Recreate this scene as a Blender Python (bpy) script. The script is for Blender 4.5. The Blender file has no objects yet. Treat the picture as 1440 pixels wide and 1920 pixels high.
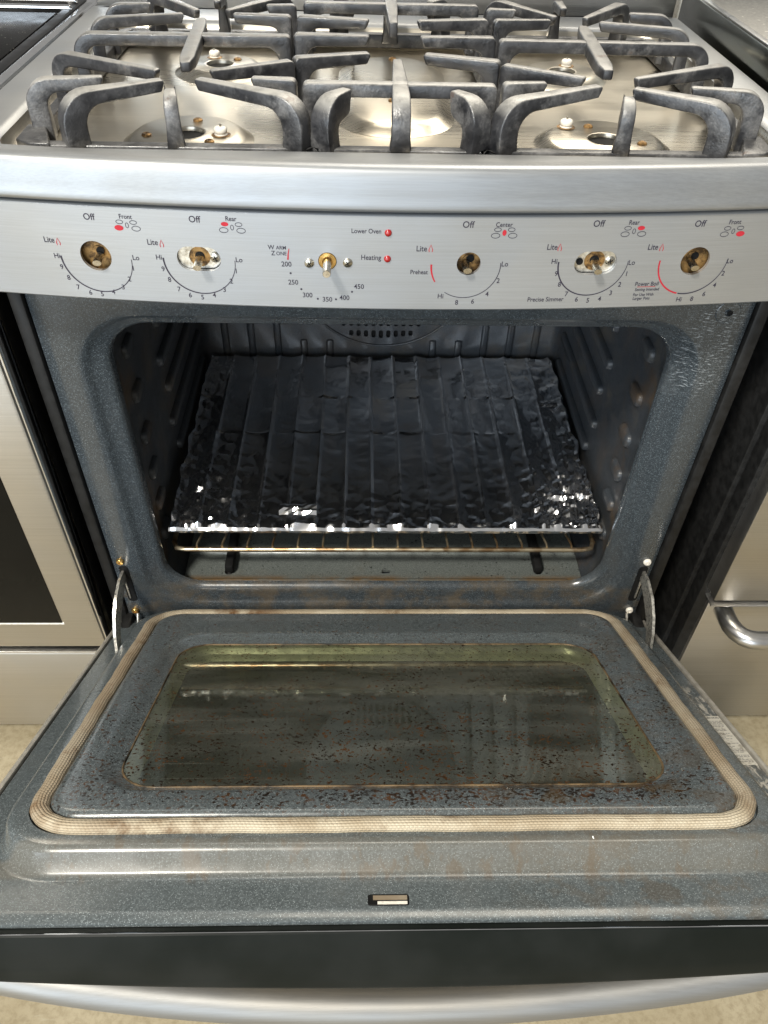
import bpy, bmesh, math, random
from mathutils import Vector, Matrix, noise
from mathutils.geometry import delaunay_2d_cdt
random.seed(7)
S = bpy.context.scene
COL = S.collection
PI = math.pi

# ------------------------------------------------------------------ camera, light, exposure
cam = bpy.data.cameras.new('camera'); camo = bpy.data.objects.new('camera', cam); COL.objects.link(camo)
cam.sensor_fit = 'VERTICAL'; cam.sensor_height = 36; cam.sensor_width = 27
cam.lens = 36 * 1455 / 1920; cam.clip_start = .02; cam.clip_end = 100
R = ((0.9996, 0.0030, 0.0280), (-0.0180, -0.6952, 0.7186), (0.0216, -0.7188, -0.6949))   # columns: right, down, forward
camo.matrix_world = Matrix(((R[0][0], -R[0][1], -R[0][2], -0.0317),
                            (R[1][0], -R[1][1], -R[1][2], -0.6900),
                            (R[2][0], -R[2][1], -R[2][2], 1.1491), (0, 0, 0, 1)))
S.camera = camo
W = bpy.data.worlds.new('World'); S.world = W; W.use_nodes = True
bg = W.node_tree.nodes['Background']; bg.inputs[0].default_value = (.84, .83, .80, 1); bg.inputs[1].default_value = .36

def lamp(name, loc, target, size, sy, power, col):
    l = bpy.data.lights.new(name, 'AREA'); l.shape = 'RECTANGLE'; l.size = size; l.size_y = sy
    l.energy = power; l.color = col
    o = bpy.data.objects.new(name, l); COL.objects.link(o); o.location = loc
    o.rotation_euler = (Vector(target) - Vector(loc)).to_track_quat('-Z', 'Y').to_euler()
    return o
lamp('key_light', (-1.35, -2.15, 3.75), (0, -.1, .6), .5, .5, 190, (1, .95, .85))
lamp('doorway_light', (-1.7, -4.0, 1.35), (0, 0, .8), 4.2, 2.5, 150, (.78, .89, 1))
lamp('pan_fill_light', (.6, 1.9, 3.0), (0, .1, .9), 2.0, 2.0, 75, (1, .92, .78))  # unseen fill, added to warm and brighten the burner pan
S.view_settings.view_transform = 'Standard'; S.view_settings.look = 'None'
S.view_settings.exposure = 0.15; S.view_settings.gamma = 1
S.cycles.max_bounces = 8; S.cycles.transparent_max_bounces = 8

# ------------------------------------------------------------------ material helpers
class G:
    def __init__(s, name):
        s.m = bpy.data.materials.new(name); s.m.use_nodes = True
        s.t = s.m.node_tree; s.b = s.t.nodes['Principled BSDF']; s._tc = None
    def n(s, typ, props=None, **kw):
        nd = s.t.nodes.new('ShaderNode' + typ)
        for k, v in (props or {}).items(): setattr(nd, k, v)
        for k, v in kw.items():
            key = k.replace('_', ' ')
            inp = nd.inputs[int(k[1:])] if k[0] == 'i' and k[1:].isdigit() else nd.inputs[key]
            s.put(inp, v)
        return nd
    def put(s, inp, v):
        if isinstance(v, bpy.types.NodeSocket): s.t.links.new(v, inp)
        elif isinstance(v, tuple) and len(v) == 3 and inp.type == 'RGBA': inp.default_value = (*v, 1)
        else: inp.default_value = v
    def bs(s, **kw):
        for k, v in kw.items(): s.put(s.b.inputs[k.replace('_', ' ')], v)
        return s
    @property
    def obj(s):
        if not s._tc: s._tc = s.n('TexCoord')
        return s._tc.outputs['Object']
    @property
    def uv(s):
        if not s._tc: s._tc = s.n('TexCoord')
        return s._tc.outputs['UV']
    def math(s, op, a, b=0., c=0., clamp=False):
        nd = s.n('Math', {'operation': op, 'use_clamp': clamp}, i0=a, i1=b)
        if op in ('MULTIPLY_ADD', 'SMOOTHSTEP', 'SMOOTH_MIN'): s.put(nd.inputs[2], c)
        return nd.outputs[0]
    def map(s, scale=(1, 1, 1), loc=(0, 0, 0), vec=None):
        return s.n('Mapping', None, Vector=vec or s.obj, Scale=scale, Location=loc).outputs[0]
    def noise(s, scale, detail=3, rough=.5, vec=None, dist=0.):
        return s.n('TexNoise', None, Vector=vec or s.obj, Scale=scale, Detail=detail, Roughness=rough, Distortion=dist).outputs['Fac']
    def ramp(s, fac, lo, hi, a=0., b=1.):
        return s.n('MapRange', {'interpolation_type': 'SMOOTHSTEP'}, Value=fac, i1=lo, i2=hi, i3=a, i4=b).outputs[0]
    def mix(s, fac, a, b):
        nd = s.n('Mix', {'data_type': 'RGBA'}); s.put(nd.inputs['Factor'], fac)
        s.put(nd.inputs[6], a); s.put(nd.inputs[7], b); return nd.outputs[2]
    def bump(s, h, strength=.3, dist=.001):
        s.put(s.b.inputs['Normal'], s.n('Bump', None, Strength=strength, Distance=dist, Height=h).outputs[0])
    def sep(s, vec=None):
        return s.n('SeparateXYZ', None, Vector=vec or s.obj).outputs
    def band(s, x, lo, hi, soft):
        return s.math('MULTIPLY', s.ramp(x, lo - soft, lo + soft), s.ramp(x, hi - soft, hi + soft, 1., 0.))

def steel(name, col=(.60, .585, .56), rough=.30, along=(3, 60, 600), smudge=.10, bumps=.06, aniso=0., metal=1.):
    g = G(name)
    br = g.noise(1, 3, .6, g.map(along))
    sm = g.noise(7, 2, .5)
    c = g.mix(g.ramp(br, .3, .7), tuple(v * .965 for v in col), tuple(min(1, v * 1.02) for v in col))
    r = g.math('ADD', g.ramp(br, .25, .75, rough - .02, rough + .03), g.ramp(sm, .35, .7, -.02, smudge))
    tn = g.noise(5.5, 3, .55, None, .4)
    c = g.mix(g.ramp(tn, .35, .65), c, g.mix(.5, c, tuple(v * k for v, k in zip(col, (.86, .92, 1.02)))))
    gr = g.noise(1, 4, .7, g.map(tuple(a * 2.2 for a in along)))
    c = g.mix(g.ramp(gr, .40, .62, 0., .26), c, tuple(v * .72 for v in col))
    g.bs(Base_Color=c, Metallic=metal, Roughness=r, Anisotropic=aniso)
    g.bump(br, bumps, .0006)
    return g.m

def speckle(g, base, fleck, scale=1050):
    v = g.n('TexVoronoi', None, Vector=g.obj, Scale=scale)
    f = g.math('MULTIPLY', g.ramp(v.outputs['Distance'], .45, .10), g.ramp(g.sep(v.outputs['Color'])[0], .35, 1.0))
    n = g.noise(scale * .55, 2, .6)
    c = g.mix(g.ramp(n, .4, .7, 0, .55), base, tuple(min(1, b * 2.1) for b in base))
    return g.mix(f, c, fleck)

PORC = (.029, .035, .040); FLECK = (.26, .31, .34)
def porcelain(name, base=PORC, fleck=FLECK, grime=.3, rough=.24):
    g = G(name); c = speckle(g, base, fleck)
    gr = g.noise(14, 5, .65)
    c = g.mix(g.ramp(gr, .52, .75, 0, grime), c, (.10, .085, .06))
    g.bs(Base_Color=c, Roughness=g.ramp(gr, .3, .8, rough - .06, rough + .2), Specular_IOR_Level=.6, Coat_Weight=.35, Coat_Roughness=.12)
    g.bump(g.noise(160, 2), .12, .0006)
    return g

def plain(name, col, rough=.5, metal=0., spec=.5, noise_amt=.12, scale=120, bumps=.1):
    g = G(name); n = g.noise(scale, 4, .6)
    c = g.mix(g.ramp(n, .3, .7), tuple(v * (1 - noise_amt) for v in col), tuple(min(1, v * (1 + noise_amt)) for v in col))
    g.bs(Base_Color=c, Roughness=g.ramp(n, .3, .7, max(.03, rough - .06), min(1, rough + .06)), Metallic=metal, Specular_IOR_Level=spec)
    if bumps: g.bump(n, bumps, .0005)
    return g.m

MT = {}
MT['steel'] = steel('brushed_steel')
MT['steel_panel'] = steel('brushed_steel_panel', (.465, .475, .485), .36, (6, 40, 900), .10, .03, 0., .72)
MT['steel_rim'] = steel('brushed_steel_rim', (.355, .36, .36), .40, (6, 900, 500), .10, .03, 0., .72)
MT['steel_handle'] = steel('brushed_steel_handle', (.29, .28, .26), .44, (6, 400, 400), .08, .03, 0., .75)
MT['dark_steel'] = steel('dark_steel', (.13, .135, .115), .18, (6, 60, 400), .05, .02)
MT['steel_pan'] = steel('pan_steel', (.53, .485, .40), .29, (3, 420, 60), .06, .004)
MT['steel_nb'] = steel('neighbour_steel', (.58, .55, .50), .36, (2.5, 60, 420), .05, .05)
MT['chrome'] = plain('bright_chrome', (.75, .75, .75), .10, 1., .5, .05, 40, .02)
MT['porcelain'] = porcelain('blue_grey_porcelain').m
g = porcelain('frame_porcelain', grime=.12)
# pale scuffs on the upper right corner and brown baked grease along the lower lip
x, y, z = g.sep()
sc = g.math('MULTIPLY', g.band(x, .300, .352, .012), g.band(z, .665, .772, .02))
st = g.noise(1, 3, .7, g.map((110, 60, 900)))
c0 = g.b.inputs['Base Color'].links[0].from_socket
c1 = g.mix(g.math('MULTIPLY', sc, g.ramp(st, .56, .66)), c0, (.36, .39, .41))
br = g.math('MULTIPLY', g.band(z, .288, .335, .008), g.ramp(g.noise(22, 5, .7), .42, .62))
c2 = g.mix(g.math('MULTIPLY', br, .5), c1, (.11, .08, .045))
g.bs(Base_Color=c2); MT['frame'] = g.m
g = porcelain('cavity_porcelain', (.030, .034, .039), (.10, .115, .13), .6, .34); g.bs(Coat_Weight=.08, Specular_IOR_Level=.4)
x, y, z = g.sep(); c0 = g.b.inputs['Base Color'].links[0].from_socket
gr = g.math('MULTIPLY', g.ramp(y, .0, .16, 1., .25), g.ramp(g.noise(17, 6, .7), .45, .68))
g.bs(Base_Color=g.mix(gr, c0, (.085, .055, .030))); MT['cavity'] = g.m
g = porcelain('oven_floor_porcelain', (.085, .094, .088), (.28, .31, .31), .35, .36)
x, y, z = g.sep(); c0 = g.b.inputs['Base Color'].links[0].from_socket
gr = g.math('MULTIPLY', g.band(y, .020, .042, .006), g.ramp(g.noise(30, 6, .7), .32, .6))
dots = g.ramp(g.noise(260, 2, .5), .66, .72)
c1 = g.mix(gr, c0, (.12, .075, .035)); g.bs(Base_Color=g.mix(dots, c1, (.01, .01, .01))); MT['oven_floor'] = g.m

# door liner: porcelain with burnt-on spatter (local x, y = towards the hinge, z = up out of the liner)
def spatter(g, c0, heavy=1., pale=True):
    x, y, z = g.sep()
    s_ = g.math('MULTIPLY', y, -1.)
    front = g.math('MULTIPLY', g.band(s_, .312, .352, .010), g.ramp(x, -.26, .05))
    front = g.math('MULTIPLY', front, g.ramp(x, .20, .29, 1., .35))
    inside = g.band(s_, -.05, .36, .01)
    inside = g.math('MULTIPLY', inside, g.band(x, -.300, .300, .006))
    big = g.noise(26, 4, .65)
    side = g.math('SUBTRACT', 1., g.band(x, -.256, .256, .012))
    near = g.ramp(s_, .10, .33)
    front = g.math('MAXIMUM', front, g.math('MULTIPLY', near, .42))
    front = g.math('MAXIMUM', front, g.math('MULTIPLY', side, .30))
    dens = g.math('ADD', g.math('MULTIPLY', front, .120), g.ramp(big, .35, .75, -.01, .055))
    spots = g.noise(1, 2.5, .6, g.map((290, 360, 290)), .35)
    thr = g.math('SUBTRACT', .635, dens)
    m = g.ramp(g.math('SUBTRACT', spots, thr), 0., .025)
    blot = g.noise(1, 4, .7, g.map((55, 75, 60)), .5)
    m2 = g.ramp(g.math('SUBTRACT', blot, g.math('SUBTRACT', .715, g.math('MULTIPLY', front, .10))), 0., .03)
    m = g.math('MAXIMUM', m, g.math('MULTIPLY', m2, .85))
    m = g.math('MULTIPLY', m, inside)
    tone = g.noise(60, 3)
    col = g.mix(g.ramp(tone, .42, .62), (.016, .010, .006), (.080, .036, .014))
    out = g.mix(g.math('MULTIPLY', m, heavy), c0, col)
    film = g.math('MULTIPLY', front, g.math('MULTIPLY', g.ramp(x, .02, .20), g.ramp(g.noise(34, 5, .7), .46, .58)))
    out = g.mix(g.math('MULTIPLY', film, .8 * heavy), out, (.085, .055, .025))
    return out, m
g = porcelain('door_porcelain', (.070, .082, .086), (.44, .50, .52), .10, .26)
c0, m = spatter(g, g.b.inputs['Base Color'].links[0].from_socket)
x, y, z = g.sep(); s_ = g.math('MULTIPLY', y, -1.)
# brown drips below the gasket
dr = g.math('MULTIPLY', g.band(s_, .380, .408, .004), g.ramp(g.noise(1, 4, .65, g.map((60, 26, 30))), .54, .63))
c0 = g.mix(g.math('MULTIPLY', dr, .5), c0, (.085, .055, .030))
tan = g.math('MULTIPLY', g.band(s_, .384, .403, .003), .30)
c0 = g.mix(tan, c0, (.22, .19, .14))
# pale scrapes on the right flange round the sticker
sc = g.math('MULTIPLY', g.ramp(x, .338, .343), g.band(s_, .10, .33, .03))
c0 = g.mix(g.math('MULTIPLY', sc, g.ramp(g.noise(1, 4, .7, g.map((190, 60, 60)), .6), .47, .60)), c0, (.48, .45, .39))
g.bs(Base_Color=c0); MT['door_liner'] = g.m

def clear_pane(name):
    g = G(name)
    x, y, z = g.sep()
    sm = g.noise(1, 4, .55, g.map((5, 26, 10)), .25)
    sc = g.noise(1, 3, .6, g.map((5, 420, 8), (.3, .1, 0)), .2)
    wp = g.n('TexWave', {'wave_type': 'RINGS', 'rings_direction': 'SPHERICAL'}, Vector=g.map((1, 1, 0), (.10, .20, 0)), Scale=42., Distortion=5., Detail=4., Detail_Scale=1.2, Detail_Roughness=.7).outputs['Fac']
    wipe = g.math('MULTIPLY', g.ramp(wp, .72, .95), g.ramp(g.noise(9, 3), .50, .66))
    haze = g.math('ADD', g.ramp(sm, .38, .70, .14, .34), g.ramp(sc, .62, .72, 0., .20))
    haze = g.math('ADD', haze, g.math('MULTIPLY', wipe, .10), 0, True)
    base = g.mix(g.ramp(sm, .3, .7), (.140, .146, .122), (.205, .208, .180))
    col, m = spatter(g, base, 1.)
    trans = g.n('BsdfTransparent', None, Color=(.76, .79, .66, 1))
    gl = g.n('BsdfGlossy', None, Color=(.95, .96, .82, 1), Roughness=g.ramp(sm, .35, .7, .025, .085))
    df = g.n('BsdfDiffuse', None, Color=col)
    lw = g.n('LayerWeight', None, Blend=.5)
    refl = g.math('MULTIPLY_ADD', g.math('POWER', lw.outputs['Facing'], 2.), .85, .15)
    a = g.n('MixShader', None, i0=refl, i1=trans.outputs[0], i2=gl.outputs[0])
    fac = g.math('MAXIMUM', haze, m)
    b = g.n('MixShader', None, i0=fac, i1=a.outputs[0], i2=df.outputs[0])
    g.t.links.new(b.outputs[0], g.t.nodes['Material Output'].inputs[0])
    return g.m
MT['pane'] = clear_pane('door_inner_glass')
g = G('door_outer_glass'); n = g.noise(22, 5, .6)
dotv = g.n('TexVoronoi', {'feature': 'F1'}, Vector=g.obj, Scale=700., Randomness=0.)
g.bs(Base_Color=g.mix(g.ramp(n, .35, .7), (.026, .029, .021), (.050, .053, .040)), Roughness=.16, Specular_IOR_Level=.5, Coat_Weight=.2, Coat_Roughness=.06)
MT['outer_glass'] = g.m
MT['edge_steel'] = plain('door_edge_steel', (.50, .47, .41), .45, .45, .5, .12, 90, .1)
MT['seal'] = plain('rusty_seal', (.11, .075, .038), .5, .3, .5, .9, 45, .3)
MT['channel'] = plain('window_channel_metal', (.58, .57, .42), .34, .55, .5, .15, 60, .05)

def cast_iron(name, worn_lit_amt=1.):
    g = G(name); n = g.noise(60, 5, .65); f = g.noise(560, 3, .6)
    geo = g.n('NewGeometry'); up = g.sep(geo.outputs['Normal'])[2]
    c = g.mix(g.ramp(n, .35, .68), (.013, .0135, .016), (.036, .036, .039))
    front_lit = g.ramp(g.sep()[1], -.02, -.17)  # front light put into the colour: paler patches and tops towards the front
    ash_lit = g.math('MULTIPLY', g.ramp(g.math('ADD', g.noise(24, 5, .7), g.math('MULTIPLY', front_lit, .07)), .52, .70), g.ramp(f, .36, .66, .60, 1.))
    c = g.mix(g.math('MULTIPLY', ash_lit, .55), c, (.25, .245, .24))
    worn_lit = g.math('MULTIPLY', g.ramp(up, .45, .92), g.ramp(n, .30, .60, .45 * worn_lit_amt, .9 * worn_lit_amt))  # rubbed tops, with top light put into the colour of upward faces
    worn_lit = g.math('MULTIPLY', worn_lit, g.math('MULTIPLY_ADD', front_lit, .45, .55))
    c = g.mix(worn_lit, c, (.33, .32, .295))
    rust = g.math('MULTIPLY', g.ramp(g.noise(48, 4, .7), .62, .72), .6)
    c = g.mix(rust, c, (.085, .048, .030))
    g.bs(Base_Color=c, Roughness=g.ramp(n, .3, .7, .28, .52), Specular_IOR_Level=.9)
    g.bump(g.math('ADD', g.math('MULTIPLY', f, .35), g.math('MULTIPLY', n, 1.5)), .55, .0012)
    return g.m
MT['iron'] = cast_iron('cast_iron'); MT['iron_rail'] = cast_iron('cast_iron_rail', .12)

g = G('aluminium_foil'); n1 = g.noise(85, 5, .65, None, .6); n2 = g.noise(26, 3)
yb_ = g.ramp(g.noise(1, 4, .7, g.map((60, 14, 10))), .66, .76)
c = g.mix(g.math('MULTIPLY', yb_, .8), (.86, .86, .87), (.40, .27, .12))
g.bs(Base_Color=c, Metallic=1., Roughness=g.ramp(n2, .3, .7, .13, .19))
g.bump(n1, .12, .0010); MT['foil'] = g.m
g = G('rack_wire'); n = g.noise(60, 4)
g.bs(Base_Color=g.mix(g.ramp(n, .40, .66), (.62, .52, .36), (.30, .19, .10)), Metallic=.9, Roughness=.28); MT['wire'] = g.m

g = G('woven_gasket'); u, v, w = g.sep(g.uv)
rows = 18.
vr = g.math('MULTIPLY', v, rows)
rib = g.math('ABSOLUTE', g.math('SINE', g.math('MULTIPLY', vr, PI)))
ph = g.math('MULTIPLY', g.math('FLOOR', vr), PI / 2)
stc = g.math('ABSOLUTE', g.math('SINE', g.math('ADD', g.math('MULTIPLY', u, PI / .0034), ph)))
h = g.math('MULTIPLY', g.math('POWER', rib, .7), g.math('MULTIPLY_ADD', stc, .55, .45))
big = g.noise(13, 5, .65); fine = g.noise(120, 3)
c = g.mix(g.ramp(big, .35, .62), (.60, .535, .41), (.42, .345, .24))
x, y, z = g.sep()
edge = g.ramp(g.math('ABSOLUTE', x), .292, .302)                       # the side runs are browner
c = g.mix(g.math('MULTIPLY', edge, .42), c, (.20, .135, .080))
burn = g.math('MULTIPLY', g.band(x, -.245, -.150, .035), g.ramp(g.noise(30, 4, .6), .38, .6))
burn = g.math('MAXIMUM', g.math('MULTIPLY', burn, .95), g.ramp(g.noise(19, 5, .7), .54, .70, 0., .6))
c = g.mix(burn, c, (.14, .065, .020))
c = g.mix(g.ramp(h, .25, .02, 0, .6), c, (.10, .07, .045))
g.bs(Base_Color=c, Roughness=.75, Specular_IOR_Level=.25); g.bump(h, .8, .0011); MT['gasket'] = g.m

g = G('aged_brass'); n = g.noise(130, 5, .7); n2 = g.noise(420, 3)
g.bs(Base_Color=g.mix(g.ramp(n, .38, .62), (.40, .235, .085), (.085, .048, .020)), Roughness=.45, Metallic=.55); g.bump(n2, .2, .0004); MT['brass'] = g.m
MT['bright_brass'] = plain('bright_brass', (.62, .40, .14), .28, .9, .5, .2, 300)
MT['shaft'] = plain('shaft_metal', (.62, .57, .48), .25, 1., .5, .15, 300)
MT['bracket'] = plain('zinc_bracket', (.72, .69, .62), .32, .85, .5, .3, 240)
MT['screw'] = plain('screw_metal', (.50, .47, .40), .30, 1., .5, .2, 500)
MT['black'] = plain('black_enamel', (.008, .008, .009), .35, 0., .12, .4, 30)
MT['side_black'] = plain('black_side_panel', (.010, .0098, .0095), .5, 0., .3, .35, 90, .1)
MT['dark'] = plain('dark_recess', (.006, .006, .006), .7, 0., .2, .3, 60)
g = G('door_end_trim'); n = g.noise(1, 4, .6, g.map((3, 60, 90))); n2 = g.noise(12, 4)
g.bs(Base_Color=g.mix(g.ramp(n2, .35, .7), (.007, .009, .008), (.014, .016, .015)), Roughness=g.ramp(n, .3, .7, .30, .46), Specular_IOR_Level=.07); g.bump(n, .06, .0005); MT['trim'] = g.m
MT['ink'] = plain('dark_ink', (.035, .030, .045), .6, 0., .3, .1, 200, 0)
MT['red_ink'] = plain('red_ink', (.42, .022, .035), .6, 0., .3, .1, 200, 0)
MT['ceramic'] = plain('white_ceramic', (.80, .76, .68), .30, 0., .5, .12, 200)
g = G('red_lens'); g.bs(Base_Color=(.32, .012, .012), Roughness=.18, Specular_IOR_Level=.7, Coat_Weight=.5); MT['lens'] = g.m
g = G('black_ceramic_glass'); v = g.n('TexVoronoi', None, Vector=g.obj, Scale=260.); d = g.ramp(g.sep(v.outputs['Color'])[0], .80, .97)
f = g.math('MULTIPLY', d, g.ramp(v.outputs['Distance'], .30, .12))
g.bs(Base_Color=g.mix(g.math('MULTIPLY', f, .25), (.006, .006, .006), (.42, .41, .36)), Roughness=g.ramp(g.noise(40, 4), .3, .8, .10, .20), Specular_IOR_Level=.012); MT['glass_top'] = g.m
g = G('grey_griddle'); n = g.noise(300, 3, .6); d = g.ramp(g.noise(150, 2), .69, .73)
g.bs(Base_Color=g.mix(d, g.mix(g.ramp(n, .3, .7), (.17, .165, .15), (.25, .24, .22)), (.6, .58, .52)), Roughness=.5); MT['griddle'] = g.m
MT['grey_plastic'] = plain('grey_backguard', (.26, .26, .26), .4)
MT['white'] = plain('white_enamel', (.80, .82, .80), .3, 0., .5, .04)
MT['window_black'] = plain('black_window_glass', (.008, .0075, .006), .06, 0., .10, .1, 20, 0)
g = G('concrete_floor'); n = g.noise(7, 6, .65); f = g.noise(95, 5, .7); sc = g.noise(1, 4, .6, g.map((9, 90, 9)), 1.5)
c = g.mix(g.ramp(n, .3, .7), (.325, .270, .170), (.41, .35, .235))
c = g.mix(g.ramp(f, .40, .68, 0, .5), c, (.20, .155, .085)); c = g.mix(g.ramp(sc, .63, .70, 0, .35), c, (.42, .38, .28))
g.bs(Base_Color=c, Roughness=g.ramp(n, .3, .7, .45, .7)); g.bump(f, .25, .001); MT['floor'] = g.m
g = G('sticker_paper'); n = g.noise(120, 5, .7)
g.bs(Base_Color=g.mix(g.ramp(n, .5, .68), (.60, .57, .49), (.34, .31, .25)), Roughness=.55); MT['sticker'] = g.m

# ------------------------------------------------------------------ mesh helpers
def add(name, verts, faces, mat, parent=None, smooth=None, uvs=None):
    me = bpy.data.meshes.new(name); me.from_pydata([tuple(v) for v in verts], [], faces)
    bm = bmesh.new(); bm.from_mesh(me)
    bmesh.ops.recalc_face_normals(bm, faces=bm.faces); bm.to_mesh(me); bm.free()
    return fin(name, me, mat, parent, smooth)
def fin(name, me, mat, parent=None, smooth=None):
    if isinstance(mat, str): mat = MT[mat]
    me.materials.clear(); me.materials.append(mat)
    if smooth is not None:
        me.polygons.foreach_set('use_smooth', [True] * len(me.polygons))
        me.set_sharp_from_angle(angle=math.radians(smooth))
    o = bpy.data.objects.new(name, me); COL.objects.link(o); o.parent = parent
    return o
def empty(name, loc=(0, 0, 0), parent=None, rot=(0, 0, 0)):
    o = bpy.data.objects.new(name, None); COL.objects.link(o); o.location = loc; o.rotation_euler = rot
    o.empty_display_size = .05; o.parent = parent; return o
def tag(o, label, cat=None, group=None, kind=None):
    if label: o['label'] = label
    if cat: o['category'] = cat
    if group: o['group'] = group
    if kind: o['kind'] = kind
    return o
def bm_obj(name, bm, mat, parent=None, smooth=None):
    me = bpy.data.meshes.new(name); bmesh.ops.recalc_face_normals(bm, faces=bm.faces); bm.to_mesh(me); bm.free()
    return fin(name, me, mat, parent, smooth)
def bx(bm, x0, x1, y0, y1, z0, z1, bev=0., seg=2):
    m = Matrix.Translation(((x0 + x1) / 2, (y0 + y1) / 2, (z0 + z1) / 2)) @ Matrix.Diagonal((x1 - x0, y1 - y0, z1 - z0, 1))
    r = bmesh.ops.create_cube(bm, size=1, matrix=m)
    if bev:
        es = {e for v in r['verts'] for e in v.link_edges}
        bmesh.ops.bevel(bm, geom=list(es), offset=bev, segments=seg, profile=.5, affect='EDGES')
def box(name, x0, x1, y0, y1, z0, z1, mat, parent=None, bev=.002, seg=2):
    bm = bmesh.new(); bx(bm, x0, x1, y0, y1, z0, z1, bev, seg); return bm_obj(name, bm, mat, parent, 40)
def rr(x0, x1, y0, y1, r, k=8, m=10):
    """closed rounded rectangle, anticlockwise from the lower left corner, m points per side, k per corner"""
    pts = []
    cs = [((x1 - r, y0 + r), -PI / 2), ((x1 - r, y1 - r), 0), ((x0 + r, y1 - r), PI / 2), ((x0 + r, y0 + r), PI)]
    starts = [(x0 + r, y0), (x1, y0 + r), (x1 - r, y1), (x0, y1 - r)]
    for i in range(4):
        (cx, cy), a0 = cs[i]; sx, sy = starts[i]
        ex, ey = cx + r * math.cos(a0), cy + r * math.sin(a0)
        for j in range(m): pts.append((sx + (ex - sx) * j / m, sy + (ey - sy) * j / m))
        for j in range(k): a = a0 + PI / 2 * j / k; pts.append((cx + r * math.cos(a), cy + r * math.sin(a)))
    return pts
def loft(name, loops, mat, parent=None, cap0=False, cap1=False, smooth=35, closed=True):
    n = len(loops[0]); V = [p for l in loops for p in l]; F = []
    for i in range(len(loops) - 1):
        for j in range(n if closed else n - 1):
            k = (j + 1) % n; F.append((i * n + j, i * n + k, (i + 1) * n + k, (i + 1) * n + j))
    if cap0: F.append(tuple(range(n)))
    if cap1: F.append(tuple((len(loops) - 1) * n + j for j in range(n)))
    return add(name, V, F, mat, parent, smooth)
def circ(cx, cy, r, n=32, ry=None):
    return [(cx + r * math.cos(2 * PI * i / n), cy + (ry or r) * math.sin(2 * PI * i / n)) for i in range(n)]
def tube(name, path, r, mat, parent=None, n=10, closed=False, r2=None, up=(0, 0, 1), uv=False, caps=True):
    """round (or oval) rod along a path, r across, r2 along up"""
    P = [Vector(p) for p in path]; L = len(P); bm = bmesh.new(); rings = []; acc = 0.; accs = []
    for i, p in enumerate(P):
        if closed: d = P[(i + 1) % L] - P[i - 1]
        else: d = P[min(i + 1, L - 1)] - P[max(i - 1, 0)]
        d.normalize(); a = d.cross(Vector(up))
        if a.length < 1e-4: a = d.cross(Vector((1, 0, 0)))
        a.normalize(); b = a.cross(d).normalized()
        if i: acc += (p - P[i - 1]).length
        accs.append(acc)
        ri = r[i] if isinstance(r, (list, tuple)) else r
        rb = (r2 if r2 is not None else ri)
        rings.append([bm.verts.new(p + a * ri * math.cos(2 * PI * j / n) + b * rb * math.sin(2 * PI * j / n)) for j in range(n)])
    ul = bm.loops.layers.uv.new('UVMap') if uv else None
    tot = acc + ((P[0] - P[-1]).length if closed else 0)
    for i in range(L if closed else L - 1):
        A, B = rings[i], rings[(i + 1) % L]
        u0 = accs[i]; u1 = accs[i + 1] if i + 1 < L else tot
        for j in range(n):
            k = (j + 1) % n; f = bm.faces.new((A[j], A[k], B[k], B[j]))
            if uv:
                for lp, c in zip(f.loops, ((u0, j / n), (u0, (j + 1) / n), (u1, (j + 1) / n), (u1, j / n))): lp[ul].uv = c
    if not closed and caps:
        bm.faces.new(rings[0]); bm.faces.new(rings[-1][::-1])
    return bm_obj(name, bm, mat, parent, 50)
def inside(p, poly):
    x, y = p; c = False; n = len(poly)
    for i in range(n):
        (x1, y1), (x2, y2) = poly[i], poly[i - 1]
        if (y1 > y) != (y2 > y) and x < (x2 - x1) * (y - y1) / (y2 - y1) + x1: c = not c
    return c
def plate(name, outer, holes, fmap, mat, parent=None, depth=.003, hdepth=None, grid=None, smooth=30):
    """sheet with real holes: fmap(u, v, d) gives a point d behind the face; edges are turned back by depth"""
    pts, edges = [], []
    for lp in [outer] + holes:
        b = len(pts); pts += [Vector(p) for p in lp]; edges += [(b + i, b + (i + 1) % len(lp)) for i in range(len(lp))]
    if grid:
        for q in grid:
            if inside(q, outer) and not any(inside(q, h) for h in holes): pts.append(Vector(q))
    vs, es, fs, *_ = delaunay_2d_cdt(pts, edges, [], 0, 1e-7)
    F = []
    for f in fs:
        c = [sum(vs[i][k] for i in f) / len(f) for k in (0, 1)]
        if inside(c, outer) and not any(inside(c, h) for h in holes): F.append(tuple(f))
    V = [fmap(v[0], v[1], 0.) for v in vs]
    for q, lp in enumerate([outer] + holes):
        dd = depth if q == 0 else (hdepth or depth); n = len(lp); b = len(V)
        V += [fmap(p[0], p[1], 0.) for p in lp] + [fmap(p[0], p[1], dd) for p in lp]
        for i in range(n): k = (i + 1) % n; F.append((b + i, b + k, b + n + k, b + n + i))
    me = bpy.data.meshes.new(name); me.from_pydata(V, [], F)
    bm = bmesh.new(); bm.from_mesh(me); bmesh.ops.remove_doubles(bm, verts=bm.verts, dist=1e-6)
    return bm_obj(name, bm, mat, parent, smooth)
FONT_CACHE = {}
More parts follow.
